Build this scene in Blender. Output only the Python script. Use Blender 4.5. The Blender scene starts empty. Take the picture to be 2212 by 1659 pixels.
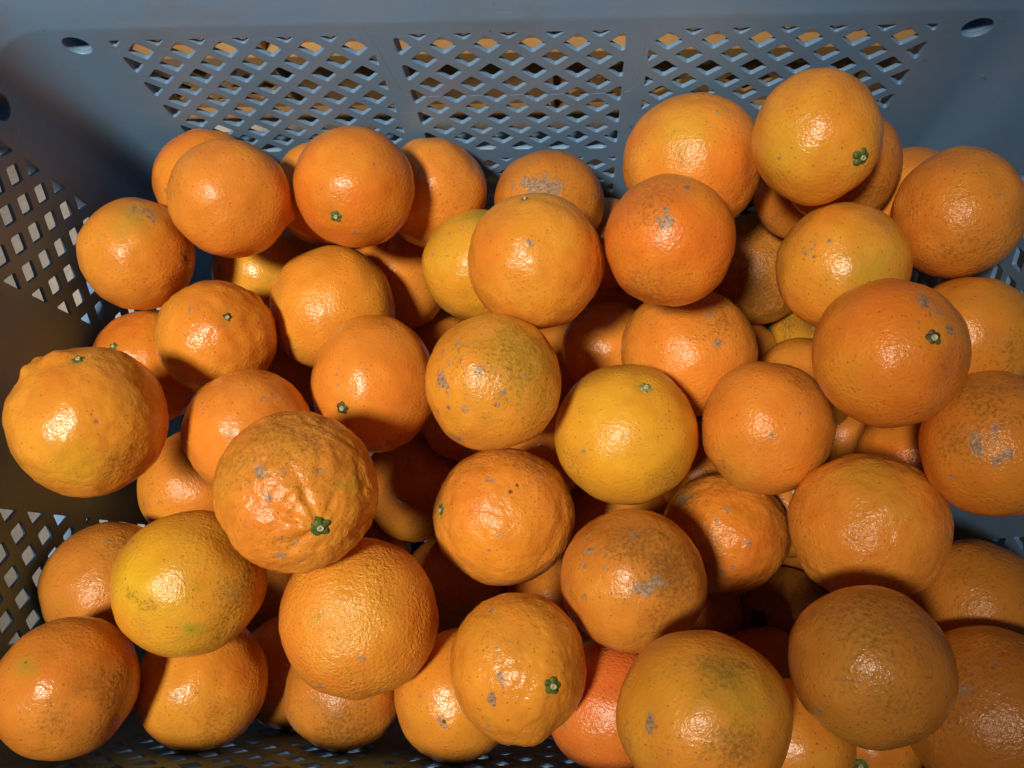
import bpy, bmesh, math, random
import numpy as np
from mathutils import Vector, Matrix
from mathutils.geometry import delaunay_2d_cdt
S = bpy.context.scene
COL = S.collection

# ------------------------------------------------------------------ camera
CAM = Vector((0.03658, -0.08696, 0.62535))
CAM_ROT = Matrix(((0.996794, -0.011664, 0.079161), (0.028349, 0.976625, -0.213071), (-0.074825, 0.214632, 0.973825)))
cd = bpy.data.cameras.new('camera'); cam = bpy.data.objects.new('camera', cd); COL.objects.link(cam)
cam.matrix_world = Matrix.Translation(CAM) @ CAM_ROT.to_4x4()
cd.sensor_fit = 'HORIZONTAL'; cd.sensor_width = 36.0; cd.lens = 36.0 * 1866.2 / 2212.0
cd.clip_start = 0.01; cd.clip_end = 100.0
S.camera = cam
S.render.resolution_x = 1024; S.render.resolution_y = 768

# ------------------------------------------------------------------ world and lamp
w = bpy.data.worlds.new('World'); S.world = w; w.use_nodes = True
bg = w.node_tree.nodes['Background']
bg.inputs['Color'].default_value = (1.0, 0.92, 0.84, 1); bg.inputs['Strength'].default_value = 0.038
LAMP = Vector((-0.48, -0.395, 2.20)); AIM = Vector((-0.105, 0.09, 0.20))
ld = bpy.data.lights.new('room_lamp', 'SPOT'); lamp = bpy.data.objects.new('room_lamp', ld); COL.objects.link(lamp)
lamp.location = LAMP; lamp.rotation_euler = (AIM - LAMP).to_track_quat('-Z', 'Y').to_euler()
ld.energy = 214.0; ld.color = (1.0, 0.855, 0.68); ld.shadow_soft_size = 0.14
ld.spot_size = math.radians(21.5); ld.spot_blend = 0.45

S.view_settings.view_transform = 'Standard'; S.view_settings.look = 'None'
S.view_settings.exposure = 0.0; S.view_settings.gamma = 1.0; S.view_settings.use_curve_mapping = False
S.render.engine = 'CYCLES'; S.cycles.use_denoising = True; S.cycles.adaptive_threshold = 0.02
S.cycles.max_bounces = 5; S.cycles.diffuse_bounces = 3; S.cycles.glossy_bounces = 2; S.cycles.transmission_bounces = 2
S.cycles.caustics_reflective = False; S.cycles.caustics_refractive = False

# ------------------------------------------------------------------ helpers
def link(name, me, mat=None, parent=None):
    o = bpy.data.objects.new(name, me); COL.objects.link(o)
    if mat is not None and me is not None and not me.materials: me.materials.append(mat)
    if parent is not None: o.parent = parent
    return o
def mesh(name, verts, faces, smooth=None):
    me = bpy.data.meshes.new(name); me.from_pydata([tuple(v) for v in verts], [], [tuple(f) for f in faces]); me.update()
    if smooth is not None:
        me.shade_smooth(); me.set_sharp_from_angle(angle=math.radians(smooth))
    return me
def tag(o, label=None, cat=None, group=None, kind=None):
    if label: o['label'] = label
    if cat: o['category'] = cat
    if group: o['group'] = group
    if kind: o['kind'] = kind
    return o

# ------------------------------------------------------------------ materials
def new_mat(name):
    m = bpy.data.materials.new(name); m.use_nodes = True
    return m, m.node_tree.nodes, m.node_tree.links, m.node_tree.nodes['Principled BSDF']
def N(nodes, kind, **kw):
    n = nodes.new(kind)
    for k, v in kw.items():
        if k in n.inputs: n.inputs[k].default_value = v
        else: setattr(n, k, v)
    return n
def ramp(nodes, links, src, a, b, lo=(0,0,0,1), hi=(1,1,1,1)):
    r = nodes.new('ShaderNodeValToRGB'); r.color_ramp.elements[0].position = a; r.color_ramp.elements[1].position = b
    r.color_ramp.elements[0].color = lo; r.color_ramp.elements[1].color = hi; links.new(src, r.inputs[0]); return r.outputs[0]
def mix(nodes, links, fac, a, b, mode='MIX'):
    m = nodes.new('ShaderNodeMix'); m.data_type = 'RGBA'; m.blend_type = mode
    for sock, v in ((m.inputs[0], fac), (m.inputs[6], a), (m.inputs[7], b)):
        if hasattr(v, 'links'): links.new(v, sock)
        else: sock.default_value = v
    return m.outputs[2]
def mth(nodes, links, op, a, b=None, clamp=False):
    m = nodes.new('ShaderNodeMath'); m.operation = op; m.use_clamp = clamp
    for sock, v in ((m.inputs[0], a), (m.inputs[1], b)):
        if v is None: continue
        if hasattr(v, 'links'): links.new(v, sock)
        else: sock.default_value = v
    return m.outputs[0]

def peel_material():
    m, n, l, p = new_mat('orange_peel')
    co = n.new('ShaderNodeTexCoord').outputs['Object']
    tint = n.new('ShaderNodeVertexColor'); tint.layer_name = 'tint'
    feat = n.new('ShaderNodeVertexColor'); feat.layer_name = 'feat'
    sep = n.new('ShaderNodeSeparateColor'); l.new(feat.outputs['Color'], sep.inputs[0])
    scar, green, dark, dirt = sep.outputs[0], sep.outputs[1], sep.outputs[2], feat.outputs['Alpha']
    # fine mottling of the rind
    n1 = N(n, 'ShaderNodeTexNoise', Scale=55.0, Detail=3.0, Roughness=0.62); l.new(co, n1.inputs['Vector'])
    c = mix(n, l, ramp(n, l, n1.outputs['Fac'], 0.32, 0.72), (0.91, 0.85, 0.8, 1), (1.07, 1.09, 1.05, 1))
    base = mix(n, l, 1.0, tint.outputs['Color'], c, 'MULTIPLY')
    # brown specks
    v1 = N(n, 'ShaderNodeTexVoronoi', Scale=560.0, Randomness=1.0); l.new(co, v1.inputs['Vector'])
    sepv = n.new('ShaderNodeSeparateColor'); l.new(v1.outputs['Color'], sepv.inputs[0])
    spk = mth(n, l, 'LESS_THAN', v1.outputs['Distance'], mth(n, l, 'MULTIPLY', sepv.outputs[0], 0.26))
    few = mth(n, l, 'GREATER_THAN', sepv.outputs[1], 0.55)
    spk = mth(n, l, 'MULTIPLY', mth(n, l, 'MULTIPLY', spk, few), 0.55)
    base = mix(n, l, spk, base, (0.16, 0.045, 0.006, 1))
    # grime: dense fine specks and smears where the rind is dirty
    n2 = N(n, 'ShaderNodeTexNoise', Scale=600.0, Detail=3.0, Roughness=0.75); l.new(co, n2.inputs['Vector'])
    g = mth(n, l, 'ADD', mth(n, l, 'MULTIPLY', n2.outputs['Fac'], 0.85), mth(n, l, 'MULTIPLY', n1.outputs['Fac'], 0.30))
    g = mth(n, l, 'ADD', g, mth(n, l, 'MULTIPLY', dirt, 0.34))
    g = ramp(n, l, g, 0.70, 0.92)
    base = mix(n, l, mth(n, l, 'MULTIPLY', g, 0.7), base, (0.115, 0.05, 0.012, 1))
    film = mth(n, l, 'MULTIPLY', dirt, 0.34, True)
    base = mix(n, l, film, base, (0.34, 0.165, 0.035, 1))
    # greenish rind
    base = mix(n, l, mth(n, l, 'MULTIPLY', green, 0.8, True), base, (0.30, 0.28, 0.022, 1))
    # corky wind scars
    n4 = N(n, 'ShaderNodeTexNoise', Scale=230.0, Detail=4.0, Roughness=0.7)
    st = n.new('ShaderNodeVectorMath'); st.operation = 'MULTIPLY'; st.inputs[1].default_value = (1.0, 0.45, 0.8); l.new(co, st.inputs[0]); l.new(st.outputs[0], n4.inputs['Vector'])
    s = mth(n, l, 'ADD', mth(n, l, 'MULTIPLY', scar, 1.3), mth(n, l, 'MULTIPLY', mth(n, l, 'SUBTRACT', n4.outputs['Fac'], 0.5), 1.9))
    s = ramp(n, l, mth(n, l, 'MULTIPLY', s, mth(n, l, 'GREATER_THAN', scar, 0.03)), 0.50, 0.80)
    # small irregular flecks and pits, different on every fruit
    at0 = n.new('ShaderNodeAttribute'); at0.attribute_type = 'OBJECT'; at0.attribute_name = 'fleck'
    dv = n.new('ShaderNodeVectorMath'); dv.operation = 'MULTIPLY_ADD'; l.new(n4.outputs['Color'], dv.inputs[0]); dv.inputs[1].default_value = (.012,.012,.012)
    ob = n.new('ShaderNodeVectorMath'); ob.operation = 'ADD'; l.new(co, ob.inputs[0]); l.new(n.new('ShaderNodeObjectInfo').outputs['Random'], ob.inputs[1]); l.new(ob.outputs[0], dv.inputs[2])
    v3 = N(n, 'ShaderNodeTexVoronoi', Scale=150.0); l.new(dv.outputs[0], v3.inputs['Vector'])
    sv = n.new('ShaderNodeSeparateColor'); l.new(v3.outputs['Color'], sv.inputs[0])
    rad = mth(n, l, 'MULTIPLY', mth(n, l, 'MULTIPLY', sv.outputs[0], sv.outputs[0]), 0.34)
    fl = mth(n, l, 'MULTIPLY', mth(n, l, 'SUBTRACT', rad, v3.outputs['Distance']), 14.0, True)
    fl = mth(n, l, 'MULTIPLY', fl, mth(n, l, 'LESS_THAN', sv.outputs[1], at0.outputs['Fac']))
    s = mth(n, l, 'MAXIMUM', s, mth(n, l, 'MULTIPLY', fl, 0.8))
    sc = mix(n, l, ramp(n, l, n2.outputs['Fac'], 0.36, 0.62), (0.13, 0.08, 0.045, 1), (0.42, 0.32, 0.235, 1))
    base = mix(n, l, mth(n, l, 'MULTIPLY', s, 0.82), base, sc)
    # dark pits and bruises
    d = mth(n, l, 'ADD', dark, mth(n, l, 'MULTIPLY', mth(n, l, 'SUBTRACT', n4.outputs['Fac'], 0.5), 0.9))
    d = ramp(n, l, d, 0.42, 0.62)
    base = mix(n, l, mth(n, l, 'MULTIPLY', d, 0.88), base, (0.035, 0.018, 0.008, 1))
    l.new(base, p.inputs['Base Color'])
    rg = mth(n, l, 'ADD', mth(n, l, 'MULTIPLY', n1.outputs['Fac'], 0.14), 0.17)
    rg = mth(n, l, 'ADD', rg, mth(n, l, 'MULTIPLY', s, 0.10))
    rg = mth(n, l, 'ADD', rg, mth(n, l, 'MULTIPLY', dirt, 0.05))
    at1 = n.new('ShaderNodeAttribute'); at1.attribute_type = 'OBJECT'; at1.attribute_name = 'dull'
    rg = mth(n, l, 'ADD', rg, at1.outputs['Fac'])
    l.new(rg, p.inputs['Roughness'])
    p.inputs['IOR'].default_value = 1.46
    p.inputs['Subsurface Weight'].default_value = 0.12
    p.inputs['Subsurface Radius'].default_value = (1.0, 0.35, 0.06); p.inputs['Subsurface Scale'].default_value = 0.004
    # relief: pores, pebbling and corky crust
    n5 = N(n, 'ShaderNodeTexNoise', Scale=600.0, Detail=2.0, Roughness=0.6); l.new(co, n5.inputs['Vector'])
    h = n5.outputs['Fac']
    at = n.new('ShaderNodeAttribute'); at.attribute_type = 'OBJECT'; at.attribute_name = 'pebble'
    b1 = N(n, 'ShaderNodeBump', Distance=0.0011); l.new(h, b1.inputs['Height']); l.new(mth(n, l, 'MULTIPLY', at.outputs['Fac'], mth(n, l, 'ADD', mth(n, l, 'MULTIPLY', n1.outputs['Fac'], 2.4), -0.3)), b1.inputs['Strength'])
    l.new(b1.outputs[0], p.inputs['Normal'])
    return m

def plastic_material(name, col, col2, rough, speck):
    m, n, l, p = new_mat(name)
    co = n.new('ShaderNodeTexCoord').outputs['Object']
    a = N(n, 'ShaderNodeTexNoise', Scale=9.0, Detail=5.0, Roughness=0.6); l.new(co, a.inputs['Vector'])
    c = mix(n, l, ramp(n, l, a.outputs['Fac'], 0.3, 0.72), col, col2)
    b = N(n, 'ShaderNodeTexNoise', Scale=300.0, Detail=4.0, Roughness=0.7); l.new(co, b.inputs['Vector'])
    c = mix(n, l, ramp(n, l, b.outputs['Fac'], 0.4, 0.75, (0.97,0.97,0.97,1), (1.04,1.04,1.04,1)), c, c, 'MIX')
    d = N(n, 'ShaderNodeTexNoise', Scale=70.0, Detail=7.0, Roughness=0.78); l.new(co, d.inputs['Vector'])
    c = mix(n, l, mth(n, l, 'MULTIPLY', ramp(n, l, d.outputs['Fac'], 0.655, 0.71), speck), c, (0.02, 0.025, 0.03, 1))
    e = N(n, 'ShaderNodeTexNoise', Scale=22.0, Detail=6.0, Roughness=0.7); l.new(co, e.inputs['Vector'])
    c = mix(n, l, mth(n, l, 'MULTIPLY', ramp(n, l, e.outputs['Fac'], 0.5, 0.78), 0.35), c, (0.19, 0.17, 0.145, 1))
    # scuffs: short pale rub marks
    vm = n.new('ShaderNodeVectorMath'); vm.operation = 'MULTIPLY'; vm.inputs[1].default_value = (1.0, 1.0, 9.0); l.new(co, vm.inputs[0])
    sc = N(n, 'ShaderNodeTexNoise', Scale=45.0, Detail=5.0, Roughness=0.7); l.new(vm.outputs[0], sc.inputs['Vector'])
    c = mix(n, l, mth(n, l, 'MULTIPLY', ramp(n, l, sc.outputs['Fac'], 0.60, 0.72), 0.28), c, (0.42, 0.50, 0.56, 1))
    l.new(c, p.inputs['Base Color'])
    l.new(mth(n, l, 'ADD', mth(n, l, 'MULTIPLY', a.outputs['Fac'], 0.2), rough), p.inputs['Roughness'])
    bp = N(n, 'ShaderNodeBump', Distance=0.0002, Strength=0.35); l.new(b.outputs['Fac'], bp.inputs['Height']); l.new(bp.outputs[0], p.inputs['Normal'])
    return m

def concrete_material():
    m, n, l, p = new_mat('concrete')
    co = n.new('ShaderNodeTexCoord').outputs['Object']
    a = N(n, 'ShaderNodeTexNoise', Scale=14.0, Detail=8.0, Roughness=0.7); l.new(co, a.inputs['Vector'])
    c = mix(n, l, ramp(n, l, a.outputs['Fac'], 0.3, 0.7), (0.42, 0.42, 0.42, 1), (0.64, 0.63, 0.62, 1))
    b = N(n, 'ShaderNodeTexNoise', Scale=260.0, Detail=6.0, Roughness=0.75); l.new(co, b.inputs['Vector'])
    c = mix(n, l, ramp(n, l, b.outputs['Fac'], 0.3, 0.7), mix(n, l, 1.0, c, (0.72, 0.71, 0.69, 1), 'MULTIPLY'), c)
    l.new(c, p.inputs['Base Color']); p.inputs['Roughness'].default_value = 0.85
    bp = N(n, 'ShaderNodeBump', Distance=0.0008, Strength=0.6); l.new(b.outputs['Fac'], bp.inputs['Height']); l.new(bp.outputs[0], p.inputs['Normal'])
    return m

def calyx_material(name, c0, c1):
    m, n, l, p = new_mat(name)
    co = n.new('ShaderNodeTexCoord').outputs['Object']
    a = N(n, 'ShaderNodeTexNoise', Scale=600.0, Detail=4.0); l.new(co, a.inputs['Vector'])
    l.new(mix(n, l, ramp(n, l, a.outputs['Fac'], 0.3, 0.7), c0, c1), p.inputs['Base Color'])
    p.inputs['Roughness'].default_value = 0.55
    bp = N(n, 'ShaderNodeBump', Distance=0.0004, Strength=0.6); l.new(a.outputs['Fac'], bp.inputs['Height']); l.new(bp.outputs[0], p.inputs['Normal'])
    return m

PEEL = peel_material()
BLUE = plastic_material('blue_grey_plastic', (0.150, 0.315, 0.57, 1), (0.185, 0.355, 0.61, 1), 0.36, 0.85)
YELLOW = plastic_material('mustard_plastic', (0.27, 0.15, 0.055, 1), (0.46, 0.29, 0.12, 1), 0.38, 0.6)
CONCRETE = concrete_material()
CALYX = calyx_material('calyx_green', (0.028, 0.062, 0.012, 1), (0.12, 0.17, 0.035, 1))
CALYX_OLIVE = calyx_material('calyx_olive', (0.045, 0.058, 0.016, 1), (0.17, 0.18, 0.05, 1))
CALYX_DRY = calyx_material('calyx_dry', (0.035, 0.026, 0.012, 1), (0.11, 0.10, 0.035, 1))
CALYX_PALE = calyx_material('calyx_pale', (0.20, 0.21, 0.05, 1), (0.34, 0.34, 0.12, 1))
STEM = calyx_material('stem_end', (0.34, 0.35, 0.17, 1), (0.62, 0.61, 0.40, 1))

# ------------------------------------------------------------------ ground
g = link('concrete_floor', mesh('concrete_floor', [(-4,-4,-.006),(4,-4,-.006),(4,4,-.006),(-4,4,-.006)], [(0,1,2,3)]), CONCRETE)
tag(g, kind='structure')

# ------------------------------------------------------------------ moulded crate
PITCH = 0.022
def clip(poly, axis, lim, keep_less):
    out = []
    for i in range(len(poly)):
        a, b = poly[i], poly[(i+1) % len(poly)]
        ia = (a[axis] <= lim) if keep_less else (a[axis] >= lim); ib = (b[axis] <= lim) if keep_less else (b[axis] >= lim)
        if ia: out.append(a)
        if ia != ib:
            t = (lim - a[axis]) / (b[axis] - a[axis]); out.append((a[0]+t*(b[0]-a[0]), a[1]+t*(b[1]-a[1])))
    return out
def rounded(poly, rad, seg=2):
    n = len(poly); out = []
    for i in range(n):
        p0, p1, p2 = Vector(poly[i-1]), Vector(poly[i]), Vector(poly[(i+1) % n])
        a, b = (p0-p1), (p2-p1); la, lb = a.length, b.length
        if la < 1e-7 or lb < 1e-7: continue
        d = min(rad, la*.42, lb*.42); q0, q1 = p1 + a/la*d, p1 + b/lb*d
        for k in range(seg+1):
            t = k/seg; out.append(tuple((1-t)**2*q0 + 2*t*(1-t)*p1 + t*t*q1))
    return out
def area(poly):
    return .5*sum(poly[i-1][0]*poly[i][1]-poly[i][0]*poly[i-1][1] for i in range(len(poly)))
def grow(poly, d):
    n = len(poly); sgn = 1 if area(poly) > 0 else -1; out = []
    for i in range(n):
        p0, p1, p2 = Vector(poly[i-1]), Vector(poly[i]), Vector(poly[(i+1) % n])
        e0, e1 = (p1-p0), (p2-p1)
        if e0.length < 1e-9: e0 = e1
        if e1.length < 1e-9: e1 = e0
        n0 = Vector((e0.y, -e0.x)).normalized(); n1 = Vector((e1.y, -e1.x)).normalized()
        v = (n0+n1); v = v.normalized() if v.length > 1e-6 else n0
        c = max(.5, v.dot(n0)); out.append(tuple(p1 + v*(sgn*d/c)))
    return out
def diamond_panel(u0, u1, z0, z1, zref, uref, odd=0, pz=PITCH, a=.0066):
    """moulded diamond openings inside the rectangle, cut at its edges"""
    holes = []; hz = pz/2
    for k in range(-14, 40):
        z = zref - k*hz
        if z < z0-hz or z > z1+hz: continue
        for j in range(-60, 61):
            u = uref + (j/2)*PITCH
            if (j + k + odd) % 2 == 0 or u < u0-PITCH or u > u1+PITCH: continue
            poly = [(u-a, z), (u, z-a*pz/PITCH), (u+a, z), (u, z+a*pz/PITCH)]
            for ax, lim, less in ((0,u1,True),(0,u0,False),(1,z1,True),(1,z0,False)):
                poly = clip(poly, ax, lim, less)
                poly = [p for i, p in enumerate(poly) if abs(p[0]-poly[i-1][0]) + abs(p[1]-poly[i-1][1]) > 1e-6]
                if len(poly) < 3: break
            if len(poly) < 3 or abs(area(poly)) < 6e-6: continue
            holes.append(rounded(poly, .0011))
    return holes
def circle_hole(u, z, r, n=24): return [(u+r*math.cos(2*math.pi*i/n), z+r*math.sin(2*math.pi*i/n)) for i in range(n)]
def slot_hole(u0, u1, z0, z1): return rounded([(u0,z0),(u1,z0),(u1,z1),(u0,z1)], .009, 5)

def sheet(name, u0, u1, z0, z1, holes, place, T=.0026, bev=.00055):
    """flat moulded sheet with bevelled openings; place(u,z,depth)->xyz, depth 0 inside, T outside"""
    V2, E2 = [], []
    def loop(poly):
        s = len(V2); V2.extend(poly); E2.extend((s+i, s+(i+1) % len(poly)) for i in range(len(poly)))
    loop([(u0,z0),(u1,z0),(u1,z1),(u0,z1)])
    outer = [grow(h, bev) for h in holes]
    for h in outer: loop(h)
    r = delaunay_2d_cdt([Vector(v) for v in V2], E2, [], 0, 1e-7)
    vs = r[0]; cell = .03; look = {}
    for h in outer:
        a0, a1, b0, b1 = min(p[0] for p in h), max(p[0] for p in h), min(p[1] for p in h), max(p[1] for p in h)
        for i in range(math.floor(a0/cell), math.floor(a1/cell)+1):
            for j in range(math.floor(b0/cell), math.floor(b1/cell)+1): look.setdefault((i,j), []).append((h,a0,a1,b0,b1))
    def in_hole(x, y):
        for h, a0, a1, b0, b1 in look.get((math.floor(x/cell), math.floor(y/cell)), ()):
            if a0 < x < a1 and b0 < y < b1:
                c = False
                for i in range(len(h)):
                    (xa, ya), (xb, yb) = h[i-1], h[i]
                    if (ya > y) != (yb > y) and x < (xb-xa)*(y-ya)/(yb-ya)+xa: c = not c
                if c: return True
        return False
    fs = [f for f in r[2] if not in_hole(sum(vs[i][0] for i in f)/3, sum(vs[i][1] for i in f)/3)]
    nv = len(vs)
    verts = [place(v[0], v[1], 0) for v in vs] + [place(v[0], v[1], T) for v in vs]
    faces = []
    for f in fs:
        f = list(f)
        if area([tuple(vs[i]) for i in f]) < 0: f.reverse()
        faces.append(f); faces.append([i+nv for i in reversed(f)])
    for h, o in zip(holes, outer):
        rings = []
        for poly, dep in ((o,0),(grow(h,bev*.3),bev*.3),(h,bev),(h,T-bev),(o,T)):
            rings.append(len(verts)); verts.extend(place(p[0], p[1], dep) for p in poly)
        m = len(h)
        for a, b in zip(rings, rings[1:]):
            for i in range(m):
                j = (i+1) % m; faces.append((a+i, a+j, b+j, b+i))
    for i, (ua, za) in enumerate([(u0,z0),(u1,z0),(u1,z1),(u0,z1)]):
        ub, zb = [(u0,z0),(u1,z0),(u1,z1),(u0,z1)][(i+1) % 4]; s = len(verts)
        verts.extend([place(ua,za,0), place(ub,zb,0), place(ub,zb,T), place(ua,za,T)]); faces.append((s,s+1,s+2,s+3))
    me = mesh(name, verts, faces)
    bm = bmesh.new(); bm.from_mesh(me); bmesh.ops.remove_doubles(bm, verts=bm.verts, dist=2e-6); bmesh.ops.recalc_face_normals(bm, faces=bm.faces); bm.to_mesh(me); bm.free()
    me.shade_smooth(); me.set_sharp_from_angle(angle=math.radians(14))
    return me

def ring_path(X, Y0, Y1, R, off, z, seg=20):
    """rounded rectangle in plan, pushed outward by off"""
    pts = []
    for cx, cy, a0 in ((X-R, Y1-R, 0), (-X+R, Y1-R, 90), (-X+R, Y0+R, 180), (X-R, Y0+R, 270)):
        for k in range(seg+1):
            a = math.radians(a0 + 90*k/seg); pts.append((cx+(R+off)*math.cos(a), cy+(R+off)*math.sin(a), z))
    return pts
def swept(name, rings, closed_profile=True, smooth=40):
    verts = [p for r in rings for p in r]; m = len(rings[0]); faces = []
    k = len(rings)
    for a in range(k if closed_profile else k-1):
        b = (a+1) % k
        for i in range(m):
            j = (i+1) % m; faces.append((a*m+i, a*m+j, b*m+j, b*m+i))
    me = mesh(name, verts, faces)
    bm = bmesh.new(); bm.from_mesh(me); bmesh.ops.recalc_face_normals(bm, faces=bm.faces); bm.to_mesh(me); bm.free()
    me.shade_smooth(); me.set_sharp_from_angle(angle=math.radians(smooth)); return me
def box_mesh(name, c8, bev=.0008):
    me = mesh(name, c8, [(0,1,2,3),(7,6,5,4),(0,4,5,1),(1,5,6,2),(2,6,7,3),(3,7,4,0)])
    bm = bmesh.new(); bm.from_mesh(me); bmesh.ops.bevel(bm, geom=bm.edges[:], offset=bev, segments=2, affect='EDGES'); bmesh.ops.recalc_face_normals(bm, faces=bm.faces); bm.to_mesh(me); bm.free()
    me.shade_smooth(); me.set_sharp_from_angle(angle=math.radians(40)); return me

def build_crate(root, mat, X, Y0, Y1, slope, zband, side_panels, long_panels, zk0, corner_holes=True, band_depth=.0135):
    """X, Y0, Y1: inner faces at z = .25; slope: draft of the walls; zband: solid band between upper and lower lattice"""
    R, ZT, ZB = .0245, .2665, .004
    T = .0026
    dr = lambda z: slope*(z-.25)
    Ylen = Y1-Y0; Yc = (Y0+Y1)/2
    def back(u, z, d): return (u, Y1+dr(z)+d, z)
    def front(u, z, d): return (-u, Y0-dr(z)-d, z)
    def left(u, z, d): return (-X-dr(z)-d, Yc+u, z)
    def right(u, z, d): return (X+dr(z)+d, Yc-u, z)
    zb0, zb1 = zband
    def wall(name, place, half, panels, uref, odd, holes_extra):
        holes = list(holes_extra)
        for (a, b, ur) in panels:
            holes += diamond_panel(a, b, zb1, zk0+.0088, zk0, ur, odd)
            holes += diamond_panel(a, b, .022, zb0, zk0, ur, odd)
        return link(name, sheet(name, -half, half, ZB, ZT, holes, place), mat, root)
    hx, hy = X-R, Ylen/2-R
    ch = [circle_hole(s*.2175, .2555, .0066) for s in (-1,1)] if corner_holes else []
    bw = wall('back_wall', back, hx, long_panels, 0, 0, ch)
    wall('front_wall', front, hx, long_panels, 0, 0, ch)
    sh = [circle_hole(s*.1395, .2555, .0066) for s in (-1,1)] + [slot_hole(-.045,.045,.2425,.2635)] if corner_holes else []
    wall('side_wall', left, hy, side_panels, 0, 0, sh); wall('side_wall', right, hy, side_panels, 0, 0, sh)
    # blind bosses behind the round corner holes
    def boss(place, u, z, r=.0066, dep=.013, n=24):
        verts, faces = [], []
        prof = [(r,T-.0004),(r,dep-.0016),(.0005,dep-.0016),(.0005,dep),(r+.0018,dep),(r+.0018,T-.0004)]
        for rad, d in prof:
            for i in range(n): a = 2*math.pi*i/n; verts.append(place(u+rad*math.cos(a), z+rad*math.sin(a), d))
        for q in range(len(prof)-1):
            for i in range(n): j = (i+1) % n; faces.append((q*n+i, q*n+j, (q+1)*n+j, (q+1)*n+i))
        me = mesh('boss', verts, faces); bm = bmesh.new(); bm.from_mesh(me); bmesh.ops.recalc_face_normals(bm, faces=bm.faces); bm.to_mesh(me); bm.free()
        me.shade_smooth(); me.set_sharp_from_angle(angle=math.radians(40)); link('boss', me, mat, root)
    if corner_holes:
        for s in (-1, 1):
            for pl, u in ((back,.2175),(front,.2175),(left,.1395),(right,.1395)): boss(pl, s*u, .2555)
    # rounded corner posts
    for cx, cy, a0 in ((1,1,0),(-1,1,90),(-1,-1,180),(1,-1,270)):
        zs = [ZB + (ZT-ZB)*i/6 for i in range(7)]; seg = 26; verts = []; faces = []
        for d in (0, T):
            for z in zs:
                for k in range(seg+1):
                    a = math.radians(a0+90*k/seg); ca, sa = math.cos(a), math.sin(a)
                    px = cx*(X-R) ; py = (Y1-R) if cy > 0 else (Y0+R)
                    # the plain corner leans with the draft of both walls
                    verts.append((px + (R+d+dr(z))*ca, py + (R+d+dr(z))*sa, z))
        m = seg+1; half = len(zs)*m
        for i in range(len(zs)-1):
            for k in range(seg):
                q = (i*m+k, i*m+k+1, (i+1)*m+k+1, (i+1)*m+k); faces.append(q); faces.append(tuple(half+x for x in reversed(q)))
        link('corner', mesh('corner', verts, faces, 60), mat, root)
    # rim: step outward, plain band, rolled lip
    prof = [(0,ZT),(.00005,ZT+.0015),(.0002,ZT+.003),(.0005,ZT+.005),(.0008,ZT+.0075),(.0038,.3005),(.0046,.3036),(.0066,.3050),(.0140,.3050),(.0158,.3036),(.0160,.2960),(.0136,.2960),(.0132,.3000),(.0076,.3000),(.0062,.2960),(.0054,ZT+.009),(.0030,ZT+.002),(T,ZT)]
    rings = [ring_path(X, Y0, Y1, R, o+dr(min(z,ZT)), z) for o, z in prof]
    link('rim', swept('rim', rings, True, 35), mat, root)
    # outside bands and uprights
    for za, zb_, dep in ((zb0+.0005, zb1-.0005, band_depth), (.0065, .0105, .010)):
        prof = [(T-.0004,za),(dep,za),(dep+.0006,za+.0008),(dep+.0006,zb_-.0008),(dep,zb_),(T-.0004,zb_)]
        link('band', swept('band', [ring_path(X, Y0, Y1, R, o+dr(z), z) for o, z in prof], True, 35), mat, root)
    def upright(place, u, wd=.0014, z0=.0115, z1=.296, dep=band_depth-.003):
        for (za, zz) in ((z0, zb0), (zb1, z1)):
            c8 = [place(u-wd,za,T-.0003), place(u+wd,za,T-.0003), place(u+wd,za,dep), place(u-wd,za,dep), place(u-wd,zz,T-.0003), place(u+wd,zz,T-.0003), place(u+wd,zz,dep), place(u-wd,zz,dep)]
            link('upright', box_mesh('upright', c8, .0004), mat, root)
    for place, panels in ((back,long_panels),(front,long_panels),(left,side_panels),(right,side_panels)):
        for (a, b, ur) in panels:
            upright(place, a-.0022); upright(place, b+.0022)
    # floor of the crate, a lattice too
    fx, fy = X-.0275+dr(0), Ylen/2-.0275+dr(0)
    holes = diamond_panel(-fx+.02, fx-.02, -fy+.02, fy-.02, 0, 0, 0)
    link('base', sheet('base', -fx-.02, fx+.02, -fy-.02, fy+.02, holes, lambda u, z, d: (u, Yc+z, .0045-d)), mat, root)
    return bw, back

X_IN, Y_F, Y_B, DRAFT = 0.2518, -.180, .165, 0.0260
ZK0, HZ = .25, .0111
crate = tag(link('crate', None), 'blue-grey plastic harvest crate with diamond lattice walls, holding the oranges', 'crate')
LP = [(-2.56*PITCH, 2.56*PITCH, 0), (-9.05*PITCH, -3.1*PITCH, 0), (3.1*PITCH, 9.05*PITCH, 0)]
SP = [(.0560, .1220, .0), (-.1220, -.0560, .0)]
sideref = .111
SP = [(.0555, .1225, sideref), (-.1225, -.0555, -sideref)]
bw, backf = build_crate(crate, BLUE, X_IN, Y_F, Y_B, DRAFT, (.1375, .1485), SP, LP, ZK0)
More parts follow.
